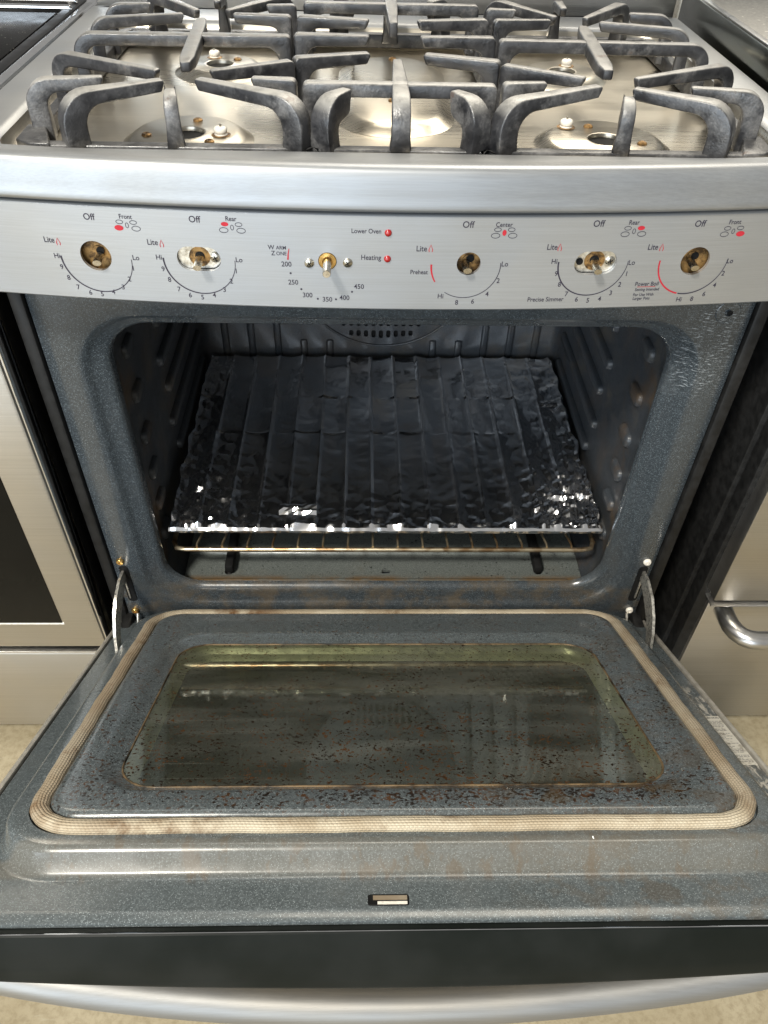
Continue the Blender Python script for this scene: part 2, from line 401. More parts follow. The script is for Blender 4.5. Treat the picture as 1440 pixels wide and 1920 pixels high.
def text_geo(txt, size):
    """flat outline of a word as (verts, faces) in its own plane, centred"""
    if txt not in FONT_CACHE:
        cu = bpy.data.curves.new('t', 'FONT'); cu.body = txt; cu.align_x = 'CENTER'; cu.align_y = 'CENTER'; cu.resolution_u = 3; cu.offset = .008
        o = bpy.data.objects.new('t', cu); COL.objects.link(o)
        bpy.context.view_layer.update(); dg = bpy.context.evaluated_depsgraph_get()
        me = bpy.data.meshes.new_from_object(o.evaluated_get(dg))
        V = [tuple(v.co[:2]) for v in me.vertices]; F = [tuple(p.vertices) for p in me.polygons]
        bpy.data.objects.remove(o); bpy.data.meshes.remove(me)
        xs = [v[0] for v in V]; ys = [v[1] for v in V]; mx, my = (min(xs) + max(xs)) / 2, (min(ys) + max(ys)) / 2
        FONT_CACHE[txt] = ([(a - mx, b - my) for a, b in V], F)
    V, F = FONT_CACHE[txt]
    return [(a * size, b * size) for a, b in V], F
class Print:
    """collects flat printing laid on a surface"""
    def __init__(s, fmap): s.V = []; s.F = []; s.f = fmap
    def poly(s, pts2, faces):
        b = len(s.V); s.V += [s.f(p[0], p[1]) for p in pts2]; s.F += [tuple(b + i for i in f) for f in faces]
    def text(s, t, x, y, cap, sx=1.):
        V, F = text_geo(t, cap / .70); s.poly([(x + a * sx, y + b) for a, b in V], F)
    def ring(s, x, y, rx, ry, w, n=20):
        o = circ(x, y, rx, n, ry); i = circ(x, y, rx - w, n, ry - w)
        s.poly(o + i, [(k, (k + 1) % n, n + (k + 1) % n, n + k) for k in range(n)])
    def disc(s, x, y, rx, ry, n=20): s.poly(circ(x, y, rx, n, ry), [tuple(range(n))])
    def line(s, pts, w, w1=None):
        n = len(pts); A, B = [], []
        for i, p in enumerate(pts):
            a, b = pts[max(i - 1, 0)], pts[min(i + 1, n - 1)]; dx, dy = b[0] - a[0], b[1] - a[1]; l = math.hypot(dx, dy)
            ww = w + ((w1 if w1 is not None else w) - w) * i / (n - 1)
            A.append((p[0] - dy / l * ww / 2, p[1] + dx / l * ww / 2)); B.append((p[0] + dy / l * ww / 2, p[1] - dx / l * ww / 2))
        s.poly(A + B, [(i, i + 1, n + i + 1, n + i) for i in range(n - 1)])
    def done(s, name, mat, parent):
        if s.V: return add(name, s.V, s.F, mat, parent)

# ------------------------------------------------------------------ floor
fl = add('floor', [(-7, -7, 0), (7, -7, 0), (7, 4, 0), (-7, 4, 0)], [(0, 1, 2, 3)], 'floor'); tag(fl, None, kind='structure')

# ------------------------------------------------------------------ the gas range
RG = tag(empty('gas_range'), 'stainless gas range with knobs off and its oven door hanging open', 'range')
def bow(x): return .022 * (x / .34) ** 2
def yp(x): return -.085 + bow(x)

# body behind the front
box('side_panel', -.3785, -.3745, .012, .52, .03, .892, 'side_black', RG, .001)
box('side_panel', .3745, .3785, .012, .52, .03, .892, 'side_black', RG, .001)
box('side_strip', -.3740, -.3600, -.004, .020, .06, .805, 'side_black', RG, .003)
box('side_strip', .3600, .3740, -.004, .020, .06, .805, 'side_black', RG, .003)
box('rear_panel', -.374, .374, .500, .518, .03, .892, 'side_black', RG, .001)
box('lower_drawer_front', -.372, .372, -.030, .010, .06, .238, 'steel_nb', RG, .006)

# cooktop sheet with rolled nose and pressed well
def cook(fy, sx, z, by=.498):
    o = []
    for x, y in rr(-sx, sx, 0, 1, .004, 5, 26):
        yy = (fy + bow(x)) + (by - (fy + bow(x))) * y
        zz = z if z <= .9155 else .9155 + (z - .9155) * max(0., 1 - (yy + .09 - bow(x)) / .10)
        if y > .5: yy -= max(0., z - .9000) * .6
        o.append((x, yy, zz))
    return o
def wl(a, y0, y1, r, z): return [(x, y, z) for x, y in rr(-a, a, y0, y1, r, 5, 26)]
loops = [cook(-.060, .3770, .8942), cook(-.0870, .3780, .8942), cook(-.0895, .3790, .8955), cook(-.0903, .3795, .8980), cook(-.0892, .3795, .9015),
         cook(-.0882, .3795, .9080), cook(-.0868, .3793, .9170), cook(-.0850, .3785, .9240), cook(-.0828, .3775, .9272), cook(-.0780, .3760, .9290), cook(-.070, .3740, .9280), cook(-.052, .3700, .9225), cook(-.036, .3620, .9178),
         wl(.3475, -.020, .428, .034, .9155), wl(.3440, -.0165, .4245, .032, .9145), wl(.3410, -.0140, .422, .030, .9115), wl(.3395, -.0125, .420, .029, .9060),
         wl(.3340, -.006, .415, .027, .9000), wl(.3240, .006, .405, .024, .8945), wl(.308, .020, .392, .02, .8915), wl(.298, .028, .384, .02, .8910)]
rim = loft('cooktop_rim', loops[:16], 'steel_rim', RG, smooth=50)
ct = loft('cooktop_well', loops[15:], 'steel_pan', RG, cap1=True, smooth=50)
box('backguard', -.379, .379, .4985, .5300, .893, 1.02, 'steel', RG, .004)

def dome(x, y, R_, hx, hy, hr, name='burner_base'):
    L = []
    for r, z in ((R_ + .004, .8905), (R_, .8918), (R_ - .004, .8950), (R_ - .009, .8985), (R_ - .014, .9000)):
        L.append([(a, b, z) for a, b in circ(x, y, r, 40)])
    for r, z in ((hr + .003, .9002), (hr + .0015, .9010), (hr, .9006), (hr - .001, .8980), (hr - .001, .8922)):
        L.append([(a, b, z) for a, b in circ(hx, hy, r, 40)])
    d = loft(name, L, 'steel_pan', ct, smooth=50)
    lo = [[(a, b, z) for a, b in circ(hx, hy, r, 24)] for r, z in ((hr - .0008, .8972), (.004, .8970))]
    loft('burner_hole', lo, 'dark', ct, cap1=True)
    return d
def igniter(x, y, z=.9):
    prof = ((.0060, 0), (.0060, .0012), (.0048, .002), (.0056, .0024), (.0061, .0032), (.0062, .0052), (.0056, .0066), (.0040, .0074), (.0016, .0076))
    loft('igniter', [[(a, b, z + h) for a, b in circ(x, y, r, 20)] for r, h in prof], 'ceramic', ct, cap1=True, smooth=50)
    tube('igniter_tip', [(x, y, z + .0074), (x, y, z + .0094)], .0010, 'screw', ct, 8)
    loft('igniter_gap', [[(a, b, z + h) for a, b in circ(x, y, r, 20)] for r, h in ((.0088, .0004), (.0060, .0007))], 'brass', ct)
def pan_screw(x, y, z=.9):
    loft('screw', [[(a, b, z + h) for a, b in circ(x, y, r, 16)] for r, h in ((.0046, .0), (.0044, .0012), (.0030, .0022), (.0012, .0020), (.0010, .0012))], 'brass', ct, cap1=True)
for sx, hy, R_, hr in ((-1, .067, .058, .0165), (1, .068, .062, .0165), (-1, .294, .050, .0150), (1, .290, .050, .0150)):
    dome(sx * .194, hy + .006, R_, sx * .194, hy, hr)
for x, y in ((-.162, .064), (-.203, .320), (.163, .101), (.203, .312)): igniter(x, y)
for x, y in ((-.189, .102), (-.229, .060), (-.170, .045), (.185, .103), (.226, .058), (-.176, .312), (-.224, .282), (.176, .286), (-.002, .175), (.002, .330)):
    pan_screw(x, y, .9 if abs(x) > .1 else .8990)
cb = []
for a, r, z in ((.060, .056, .8912), (.056, .052, .8925), (.050, .046, .8960), (.045, .041, .8985), (.041, .037, .8992)):
    cb.append([(x, y, z) for x, y in rr(-a, a, .224 - .074 - a, .224 + .074 + a, r, 8, 6)])
loft('center_burner_base', cb, 'steel_pan', ct, cap1=True, smooth=60)

# ------------------------------------------------------------------ control panel
def pmap(x, z, d): return (x, yp(x) + d, z)
holes = [circ(-.2542, .8480, .0130, 36), rr(-.1858, -.1494, .8393, .8602, .0104, 10, 3), circ(-.0611, .8514, .0077, 28),
         circ(.0561, .8507, .0100, 32), rr(.1454, .1816, .8402, .8608, .0102, 10, 3), circ(.2502, .8500, .0125, 36)]
gridp = [(-.37 + .74 * i / 60, .815 + .07 * j / 6) for i in range(61) for j in range(7)]
outer = [(-.3775 + .755 * i / 60, .8090) for i in range(61)] + [(.3775 - .755 * i / 60, .8900) for i in range(61)]
cp = plate('control_panel', outer, holes, pmap, 'steel_panel', RG, .004, .0032, gridp, 25)
# rolled lower and upper edges, back shell
def strip(name, prof, mat, parent):
    L = []
    for dz, dy in prof: L.append([(-.3775 + .755 * i / 60, yp(-.3775 + .755 * i / 60) + dy, dz) for i in range(61)])
    return loft(name, L, mat, parent, closed=False, smooth=60)
strip('panel_lower_edge', ((.8090, 0), (.8079, .0007), (.8073, .0022), (.8073, .050)), 'steel_panel', cp)
strip('panel_upper_edge', ((.8900, 0), (.8911, .0007), (.8915, .0022), (.8915, .030)), 'steel_panel', cp)
for sx in (-1, 1):
    box('panel_end_cap', *(sorted((sx * .3770, sx * .3790))), yp(.3775) + .0006, .012, .8075, .8910, 'steel_panel', cp, .0005)
def facing(x, z, d, rings, mat, name, n=28, rx=None):
    """turned part on the panel: rings of (radius, distance in front of the face)"""
    L = [[(x + r * math.cos(2 * PI * i / n), yp(x) + d - f, z + r * math.sin(2 * PI * i / n)) for i in range(n)] for r, f in rings]
    return loft(name, L, mat, cp, cap1=True, smooth=40)
def stem(x, z, dx=0., dz=0., r=.0042, ln=.020, base=.006):
    y0 = yp(x)
    p = [(x, y0 + base, z), (x + dx, y0 - ln, z + dz)]
    tube('valve_stem', p, r, 'shaft', cp, 16, r2=r * .72)
# round knob holes: aged brass backing with a stub of the valve
for x, z, r in ((-.2542, .8480, .0150), (.0561, .8507, .0120), (.2502, .8500, .0145)):
    facing(x, z, .0095, ((r * 1.1, 0), (r * 1.1, .0002), (r * .35, .0006), (r * .33, .0016), (.0006, .0016)), 'brass', 'valve_plate')
    stem(x + (.001 if x < 0 else -.002), z - .002, .0008, -.001, .0036, .007)
    facing(x + .002, z + .001, .0095, ((.0034, .0018), (.0034, .0020), (.0005, .0020)), 'dark', 'valve_slot', 14)
# oblong knob holes: white bracket, brass centre, screw and empty screw hole
for x, z in ((-.1676, .8497), (.1635, .8505)):
    o = rr(x - .0178, x + .0178, z - .0104, z + .0104, .0100, 10, 3)
    plate('valve_bracket', o, [circ(x, z, .0088, 24)], lambda u, v, d, X=x: (u, yp(X) + .0045 + d, v), 'bracket', cp, .002)
    facing(x, z, .0062, ((.0092, 0), (.0090, .0003), (.0005, .0004)), 'brass', 'valve_plate')
    facing(x, z, .0058, ((.0040, .0), (.0040, .0003), (.0004, .0003)), 'dark', 'valve_slot', 14)
    stem(x, z - .0006, .0, -.0015, .0034, .012)
    facing(x + .0132, z, .0044, ((.0043, 0), (.0042, .0012), (.0030, .0020), (.0004, .0021)), 'screw', 'screw', 20)
    for a in (0.4, 0.4 + PI / 2):
        c, s_ = math.cos(a) * .0022, math.sin(a) * .0022; X = x + .0132; Y = yp(X) + .0044 - .0023
        tube('screw_cross', [(X - c, Y, z - s_), (X + c, Y, z + s_)], .0005, 'dark', cp, 6)
    facing(x - .0128, z - .0006, .0044, ((.0030, .0), (.0030, .00025), (.0003, .00025)), 'dark', 'screw_hole', 16)
# oven thermostat: brass collar, long shaft and two screws
x, z = -.0611, .8514
facing(x, z, .0030, ((.0088, 0), (.0074, .0024), (.0070, .0034), (.0044, .0036), (.0042, .0008), (.0003, .0008)), 'bright_brass', 'shaft_collar')
tube('thermostat_shaft', [(x, yp(x) + .004, z - .0003), (x, yp(x) - .021, z - .0006), (x, yp(x) - .0218, z - .0006)], [.0034, .0034, .0029], 'shaft', cp, 20)
for X, Z in ((-.0762, .8496), (-.0444, .8506)):
    facing(X, Z, 0, ((.0040, 0), (.0039, .0010), (.0028, .0019), (.0003, .0021)), 'screw', 'screw', 20)
    for a in (0.6, 0.6 + PI / 2):
        c, s_ = math.cos(a) * .0020, math.sin(a) * .0020; Y = yp(X) - .0021
        tube('screw_cross', [(X - c, Y, Z - s_), (X + c, Y, Z + s_)], .00045, 'dark', cp, 6)
for X, Z in ((-.0115, .8766), (-.0116, .8545)):
    facing(X, Z, 0, ((.0030, 0), (.0028, .0010), (.0020, .0018), (.0008, .0022), (.0002, .0023)), 'lens', 'indicator_light', 20)

def pf(x, z): return (x, yp(x) - .00025, z)
TX = [
 [('Off', -.2518, .8815, 6.4), ('Front', -.2220, .8831, 5.2), ('Lite', -.2906, .8600, 5.8), ('Hi', -.2877, .8463, 5.2), ('9', -.2863, .8364, 5.2), ('8', -.2828, .8269, 5.2), ('7', -.2766, .8185, 5.2), ('6', -.2670, .8141, 5.2), ('5', -.2569, .8132, 5.2), ('4', -.2465, .8159, 5.2), ('3', -.2370, .8210, 5.2), ('2', -.2299, .8288, 5.2), ('1', -.2246, .8388, 5.2), ('Lo', -.2205, .8484, 5.2)],
 [('Off', -.1662, .8835, 6.4), ('Rear', -.1370, .8850, 5.2), ('Lite', -.2039, .8627, 5.8), ('Hi', -.2009, .8499, 5.2), ('9', -.1992, .8396, 5.2), ('8', -.1954, .8302, 5.2), ('7', -.1886, .8217, 5.2), ('6', -.1798, .8166, 5.2), ('5', -.1694, .8151, 5.2), ('4', -.1590, .8176, 5.2), ('3', -.1496, .8230, 5.2), ('2', -.1428, .8311, 5.2), ('1', -.1377, .8405, 5.2), ('Lo', -.1342, .8505, 5.2)],
 [('W', -.1068, .8624, 4.6), ('ARM', -.0988, .8622, 3.7), ('Z', -.1055, .8574, 4.6), ('ONE', -.0987, .8572, 3.7), ('200', -.0952, .8481, 5.2), ('250', -.0905, .8320, 5.2), ('300', -.0789, .8205, 5.2), ('350', -.0621, .8169, 5.2), ('400', -.0475, .8188, 5.2), ('450', -.0351, .8294, 5.2), ('Lower Oven', -.0291, .8779, 5.2), ('Heating', -.0250, .8549, 5.2)],
 [('Off', .0529, .8842, 6.4), ('Center', .0817, .8842, 5.2), ('Lite', .0163, .8638, 5.8), ('Preheat', .0152, .8432, 4.6), ('Hi', .0347, .8214, 5.2), ('8', .0490, .8154, 5.2), ('6', .0628, .8164, 5.2), ('4', .0745, .8234, 5.2), ('2', .0826, .8357, 5.2), ('Lo', .0865, .8506, 5.2)],
 [('Off', .1592, .8846, 6.4), ('Rear', .1883, .8851, 5.2), ('Lite', .1241, .8652, 5.8), ('Hi', .1280, .8526, 5.2), ('9', .1314, .8416, 5.2), ('8', .1360, .8318, 5.2), ('7', .1437, .8227, 5.2), ('6', .1536, .8174, 5.2), ('5', .1638, .8162, 5.2), ('4', .1740, .8175, 5.2), ('3', .1827, .8228, 5.2), ('2', .1889, .8307, 5.2), ('1', .1926, .8404, 5.2), ('Lo', .1948, .8505, 5.2), ('Precise Simmer', .1263, .8179, 4.9)],
 [('Off', .2447, .8829, 6.4), ('Front', .2744, .8834, 5.2), ('Lite', .2097, .8638, 5.8), ('Hi', .2464, .8146, 5.2), ('8', .2581, .8147, 5.2), ('6', .2681, .8189, 5.2), ('4', .2751, .8272, 5.2), ('2', .2793, .8380, 5.2), ('Lo', .2818, .8492, 5.2), ('Power Boil', .2131, .8305, 4.6), ('Setting Intended', .2145, .8249, 3.2), ('For Use With', .2125, .8204, 3.2), ('Larger Pots', .2115, .8164, 3.2)]]
DC = [(-.2545, .8455), (-.1676, .8485), None, (.0540, .8490), (.1615, .8510), (.2490, .8500)]
ICON = [(-.2222, .8761, 2), (-.1369, .8780, 0), None, (.0826, .8776, 4), (.1897, .8779, 1), (.2752, .8757, 3)]
FLAME = [(-.2834, .8587), (-.1966, .8617), None, (.0237, .8639), (.1304, .8647), (.2173, .8631)]
def arc(c, r, a0, a1, n=36): return [(c[0] + r * math.cos(math.radians(a0 + (a1 - a0) * i / n)), c[1] + r * math.sin(math.radians(a0 + (a1 - a0) * i / n))) for i in range(n + 1)]
for k in range(6):
    ink, red, flm, bic, und = Print(pf), Print(pf), Print(pf), Print(pf), Print(pf)
    for t, tx, tz, h in TX[k]:
        big = t in ('Front', 'Rear', 'Center', 'Lower Oven')
        ink.text(t, tx, tz, h * (.00074 if big else .00084), .86 if len(t) > 3 else .92)
    if k == 2:
        for dx, dz in ((-.0922, .8401), (-.0840, .8258), (-.0703, .8172), (-.0548, .8171), (-.0410, .8244)): ink.disc(dx, dz, .0009, .0009, 12)
        red.line([(-.0922, .8616), (-.0932, .857), (-.0937, .8519)], .0006, .0013)
    else:
        c, ic, fm = DC[k], ICON[k], FLAME[k]
        for j, (ox, oz, rx, rz) in enumerate(((-.0057, .0024, .0030, .0018), (.0055, .0024, .0030, .0018), (-.0070, -.0026, .0037, .0023), (.0070, -.0026, .0037, .0023))):
            (bic.disc if ic[2] == j else ink.ring)(ic[0] + ox, ic[1] + oz, rx, rz, *(() if ic[2] == j else (.00045,)))
        if ic[2] == 4: bic.disc(ic[0], ic[1] - .0002, .0017, .0025)
        else: ink.ring(ic[0], ic[1] - .0002, .0014, .0023, .00045)
        fx, fz = fm
        flm.line([(fx - .0012, fz - .0030), (fx - .0015, fz - .0010), (fx, fz + .0032), (fx + .0015, fz - .0010), (fx + .0012, fz - .0030)], .0006)
        if k in (0, 1, 4):
            r = .0298
            ink.line(arc(c, r, 178, 362, 60), .0013, .0005)
        elif k == 3:
            ink.line(arc(c, .0290, 236, 365, 50), .0005, .0007); red.line(arc(c, .0290, 178, 210, 14), .0016, .0011)
        else:
            red.line(arc(c, .0300, 177, 257, 30), .0013); ink.line(arc(c, .0300, 259, 362, 40), .0011, .0005)
            und.line([(.2050, .8278), (.2212, .8278)], .0004)
    ink.done('dial_print', 'ink', cp); red.done('red_dial_arc', 'red_ink', cp)
    flm.done('flame_mark', 'red_ink', cp); bic.done('burner_mark', 'red_ink', cp); und.done('red_underline', 'red_ink', cp)

# ------------------------------------------------------------------ oven front frame and cavity
def fr(a, z0, z1, r, y, k=8, m=10): return [(x, y, z) for x, z in rr(-a, a, z0, z1, r, k, m)]
loops = [fr(.3585, .243, .800, .002, .020), fr(.3585, .243, .800, .002, .001), fr(.3575, .244, .799, .002, .000), fr(.3240, .297, .7515, .066, .0005), fr(.3215, .2995, .7495, .066, .0015),
         fr(.3180, .303, .7465, .064, .0050), fr(.3140, .307, .7440, .062, .0075), fr(.3040, .3180, .7395, .055, .0090), fr(.2990, .3245, .7372, .050, .0105), fr(.2965, .3285, .7352, .048, .0140), fr(.2955, .3298, .7345, .047, .0200)]
of = loft('oven_frame', loops, 'frame', RG, smooth=50)
loops = [fr(.2955, .3298, .7345, .047, .0200), fr(.2975, .3240, .7380, .046, .0240), fr(.3010, .3100, .7560, .040, .0330), fr(.3020, .3050, .7600, .036, .0500), fr(.3020, .3050, .7600, .036, .4450), fr(.2980, .309, .756, .034, .4600), fr(.288, .319, .746, .03, .4660)]
oc = loft('oven_cavity', loops, 'cavity', RG, cap1=True, smooth=50)
# pressed rack guides on both side walls
def guide(sx, y0, y1, z, w, h, name='rack_guide'):
    L = []
    for a, d in ((1., -.0005), (.96, .002), (.85, h * .8), (.6, h)):
        ww, le = w * a, (y1 - y0) / 2 - w * (1 - a)
        L.append([(sx * (.3018 - d), y, zz) for y, zz in rr((y0 + y1) / 2 - le, (y0 + y1) / 2 + le, z - ww, z + ww, min(ww, le) * .9, 6, 3)])
    return loft(name, L, 'cavity', oc, cap1=True, smooth=60)
for sx in (-1, 1):
    for i, z in enumerate((.372, .424, .474, .524, .574, .624, .674, .718)):
        guide(sx, .185 + .012 * (i % 2), .430, z, .0085, .007)
    for y, z in ((.066, .385), (.070, .436), (.074, .486), (.078, .540), (.082, .600), (.085, .660)):
        guide(sx, y - .020, y + .018, z + .004, .010, .006, 'rack_stop')
# back wall: fan cover with slots, pressed ribs
fz = .575
slots = [rr(-.0012 + .0125 * i - .0036, -.0012 + .0125 * i + .0036, .447 - abs(i) * -.0012, .462, .0030, 4, 1) for i in range(-4, 5)]
slots += [rr(-.0012 + .0125 * i - .0036, -.0012 + .0125 * i + .0036, .470, .486, .0030, 4, 1) for i in range(-5, 6)]
plate('fan_cover', circ(.003, fz, .143, 64), slots, lambda u, v, d: (u, .4600 + d, v), 'cavity', oc, .005, .003)
box('fan_recess', -.058, .064, .4645, .4655, .4455, .492, 'dark', oc, 0)
tube('fan_cover_rim', [(a, .4598, b) for a, b in circ(.003, fz, .1425, 72)], .0022, 'cavity', oc, 8, closed=True, up=(0, 1, 0))
for i in range(-6, 7):
    if abs(i) < 2: continue
    bm = bmesh.new(); bx(bm, i * .044 - .006, i * .044 + .006, .4630, .4670, .33, .44 if abs(i) < 4 else .60, .003); bm_obj('back_rib', bm, 'cavity', oc, 50)
# oven floor panel with slots
fh = [rr(-.228, -.2155, .046, .098, .006, 5, 2), rr(.2155, .228, .046, .098, .006, 5, 2), rr(-.004, .009, .0480, .0545, .003, 4, 2)]
op = plate('oven_floor_panel', [p for p in rr(-.283, .283, .036, .445, .004, 3, 4)], fh, lambda u, v, d: (u, v, .3130 + .0006 * math.sin(u * 40) - d), 'oven_floor', oc, .004)
bm = bmesh.new(); bx(bm, -.262, .262, .030, .0375, .309, .3165, .003); bm_obj('floor_lip', bm, 'oven_floor', op, 50)
bm = bmesh.new(); bx(bm, -.283, .283, .084, .094, .309, .3165, .004); bm_obj('floor_rib', bm, 'oven_floor', op, 50)

# hinge hardware on the frame
for sx in (-1, 1):
    L = [[(x, y, z) for x, z in rr(sx * .3465 - w, sx * .3465 + w, .310 + e, .382 - e, w * .95, 5, 2)] for w, e, y in ((.0062, 0, -.0001), (.0058, .0004, -.0006), (.0050, .001, -.0004))]
    loft('hinge_slot', L, 'dark', of, cap1=True)
    for X, Z in ((sx * .3475, .3915), (sx * .3480, .2905)):
        L = [[(X + r * math.cos(2 * PI * i / 18), -f, Z + r * math.sin(2 * PI * i / 18)) for i in range(18)] for r, f in ((.0052, 0), (.0052, .0022), (.0040, .0038), (.0016, .0042), (.0014, .0030))]
        loft('frame_screw', L, 'bright_brass' if sx < 0 else 'ceramic', of, cap1=True, smooth=40)
    L = [[(sx * .3465 + a * w, -.0008 - .004 * b, .326 + .040 * b) for a, b in ((-1, 0), (1, 0), (1, 1), (-1, 1))] for w in (.0018,)]
    box('hinge_pawl', *sorted((sx * .3475, sx * .3495)), -.0025, .004, .318, .352, 'bracket', of, .0006)
    tube('hinge_spring', [(sx * .3440, -.004, .288), (sx * .3445, -.016, .272), (sx * .345, -.024, .262)], .0022, 'bracket', of, 8)
    box('hinge_block', *sorted((sx * .352, sx * .366)), -.034, .004, .262, .284, 'side_black', of, .003)
L = [[(.3335 + r * math.cos(2 * PI * i / 28), -f, .7605 + r * math.sin(2 * PI * i / 28)) for i in range(28)] for r, f in ((.0125, 0), (.0118, .0006), (.0108, .0004), (.0035, .0003), (.0032, .0016))]
loft('lamp_switch_cap', L, 'frame', of, cap1=False, smooth=40)
L = [[(.3355 + r * math.cos(2 * PI * i / 16), -f, .7600 + r * math.sin(2 * PI * i / 16)) for i in range(16)] for r, f in ((.0030, .0005), (.0028, .0008))]
loft('switch_hole', L, 'dark', of, cap1=True)
box('latch_tab', -.016, -.004, -.030, .002, .7870, .7885, 'bracket', of, .0005)

# ------------------------------------------------------------------ oven door, hinged down (local x, y towards the hinge, z out of the inner face)
TH = math.radians(27.76)
def dobj(o):
    return o
D0 = bpy.data.meshes.new('oven_door')
def dbow(x): return .014 * (1 - (x / .34) ** 2)
# shell: sides and bowed outer skin
n = 40
def dsec(s, z):                                            # one line across the door
    return [(-.3745 + .749 * i / n, -s, z(-.3745 + .749 * i / n)) for i in range(n + 1)]
zo = lambda x: -.046 - max(dbow(x), -.003)
L = [dsec(.4450, lambda x: -.0015), dsec(.4450, zo), dsec(.30, zo), dsec(-.104, zo), dsec(-.104, lambda x: -.0015)]
V = [p for l in L for p in l]; F = []
for i in range(4):
    for j in range(n): F.append((i * (n + 1) + j, i * (n + 1) + j + 1, (i + 1) * (n + 1) + j + 1, (i + 1) * (n + 1) + j))
for e in (0, n): F.append(tuple(i * (n + 1) + e for i in range(5)))
dr = add('oven_door', V, F, 'steel', RG, 30)
dr.location = (0, -.0888, .3139); dr.rotation_euler = (-TH, 0, 0)
# dark satin end trim, flush with the bowed skin, and its bright seam
L = [dsec(.4455, lambda x: -.0040), dsec(.4515, lambda x: -.0040), dsec(.4530, lambda x: -.0055), dsec(.4530, lambda x: zo(x) + .004), dsec(.4515, lambda x: zo(x) + .001), dsec(.4455, lambda x: zo(x) + .0008)]
V = [p for l in L for p in l]; F = []
for i in range(5):
    for j in range(n): F.append((i * (n + 1) + j, i * (n + 1) + j + 1, (i + 1) * (n + 1) + j + 1, (i + 1) * (n + 1) + j))
for e in (0, n): F.append(tuple(i * (n + 1) + e for i in range(6)))
add('end_trim', V, F, 'trim', dr, 40)
tube('trim_seam', [(-.3740, -.4522, -.0036), (.3740, -.4522, -.0036)], .0005, 'chrome', dr, 6)
for sx in (-1, 1): box('side_trim', *sorted((sx * .3700, sx * .3758)), -.4440, .102, -.040, .0010, 'edge_steel', dr, .0022)
for sx in (-1, 1): box('side_gap', *sorted((sx * .3665, sx * .3702)), -.4440, .102, -.010, -.0030, 'dark', dr, 0)

# liner pressing
def dl(a, s0, s1, r, t, k=8, m=12): return [(x, -y, t) for x, y in rr(-a, a, s0, s1, r, k, m)]
loops = [dl(.3672, -.101, .4462, .005, -.0035), dl(.3672, -.101, .4462, .005, -.0008), dl(.3665, -.100, .4450, .005, .0000), dl(.3655, -.098, .4385, .006, .0020), dl(.3645, -.097, .4355, .006, .0024),
         dl(.3440, -.0905, .4070, .062, .0024), dl(.3400, -.0885, .4030, .060, .0032), dl(.3375, -.087, .4000, .058, .0060), dl(.3345, -.085, .3955, .055, .0200), dl(.3325, -.0835, .3935, .054, .0235), dl(.3290, -.081, .3900, .052, .0250),
         dl(.3180, -.071, .3790, .044, .0250), dl(.3170, -.070, .3780, .044, .0190), dl(.3020, -.055, .3630, .030, .0190), dl(.3015, -.0545, .3625, .030, .0260), dl(.3000, -.053, .3610, .029, .0300), dl(.2970, -.050, .3580, .027, .0318), dl(.2930, -.046, .3545, .026, .0320),
         dl(.2760, .0080, .3330, .046, .0320), dl(.2715, .0125, .3300, .044, .0312), dl(.2660, .0180, .3265, .042, .0290), dl(.2600, .0245, .3225, .040, .0265), dl(.2565, .0285, .3195, .038, .0258), dl(.2545, .0305, .3180, .037, .0252)]
dlin = loft('door_liner', loops, 'door_liner', dr, smooth=50)
# slot for the latch near the free edge, with the pale insulation behind it
L = [[(x, -y, z) for x, y in rr(-.0260 + e, .0050 - e, .4235 + e, .4340 - e, .002, 3, 2)] for e, z in ((-.0006, .0024), (0, .0030), (.0006, .0026))]
loft('latch_slot', L, 'dark', dr, cap1=True)
box('slot_inner_edge', -.0190, .0040, -.4335, -.4305, .0024, .0029, 'ceramic', dr, 0)
box('slot_insulation', -.0225, .0040, -.4290, -.4245, .0024, .0028, 'gasket', dr, 0)
# window: metal channel, inner pane, outer pane
loops = [dl(.2548, .0302, .3183, .037, .0254), dl(.2535, .0320, .3170, .036, .0244), dl(.2500, .0355, .3140, .035, .0225), dl(.2485, .037, .3120, .034, .0160), dl(.2470, .0385, .3105, .033, .0150), dl(.2420, .044, .307, .032, .0080)]
loft('window_channel', loops, 'channel', dr, smooth=50)
add('outer_glass', dl(.2435, .0425, .3085, .032, .0088), [tuple(range(len(dl(.2435, .0425, .3085, .032, .0088))))], 'outer_glass', dr)
lo = [dl(.2548, .0303, .3183, .037, .0235), dl(.2548, .0303, .3183, .037, .0255)]
tube('window_seal', [(x, y, .0256) for x, y, _ in dl(.2545, .0306, .3182, .037, 0)], .0011, 'seal', dr, 8, closed=True)
inner = add('inner_glass', lo[1], [tuple(range(len(lo[1])))], 'pane', dr)
if inner.data.polygons[0].normal.z < 0: inner.data.flip_normals()
tag(inner, 'smeared greenish window pane with burnt spatter')
# woven gasket
path = []
for i, (x, y) in enumerate(rr(-.3095, .3095, -.0625, .3715, .040, 14, 40)):
    wob = .0005 * math.sin(i * .55) + .0003 * math.sin(i * 1.7)
    path.append((x + wob * (1 if abs(x) > .3 else 0), -y + wob * (0 if abs(x) > .3 else .8), .0262))
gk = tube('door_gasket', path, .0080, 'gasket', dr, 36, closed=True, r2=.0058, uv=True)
# bowed handle
P_, rad = [], []
for i in range(49):
    x = -.335 + .67 * i / 48; q = 1 - (x / .335) ** 2
    P_.append((x, -.4330, -.052 - .0470 * q ** .9)); rad.append(.0135)
tube('door_handle', P_, rad, 'steel_handle', dr, 24, r2=.0150)
for sx in (-1, 1): box('handle_mount', *sorted((sx * .318, sx * .338)), -.4460, -.420, -.056, -.040, 'steel', dr, .004)
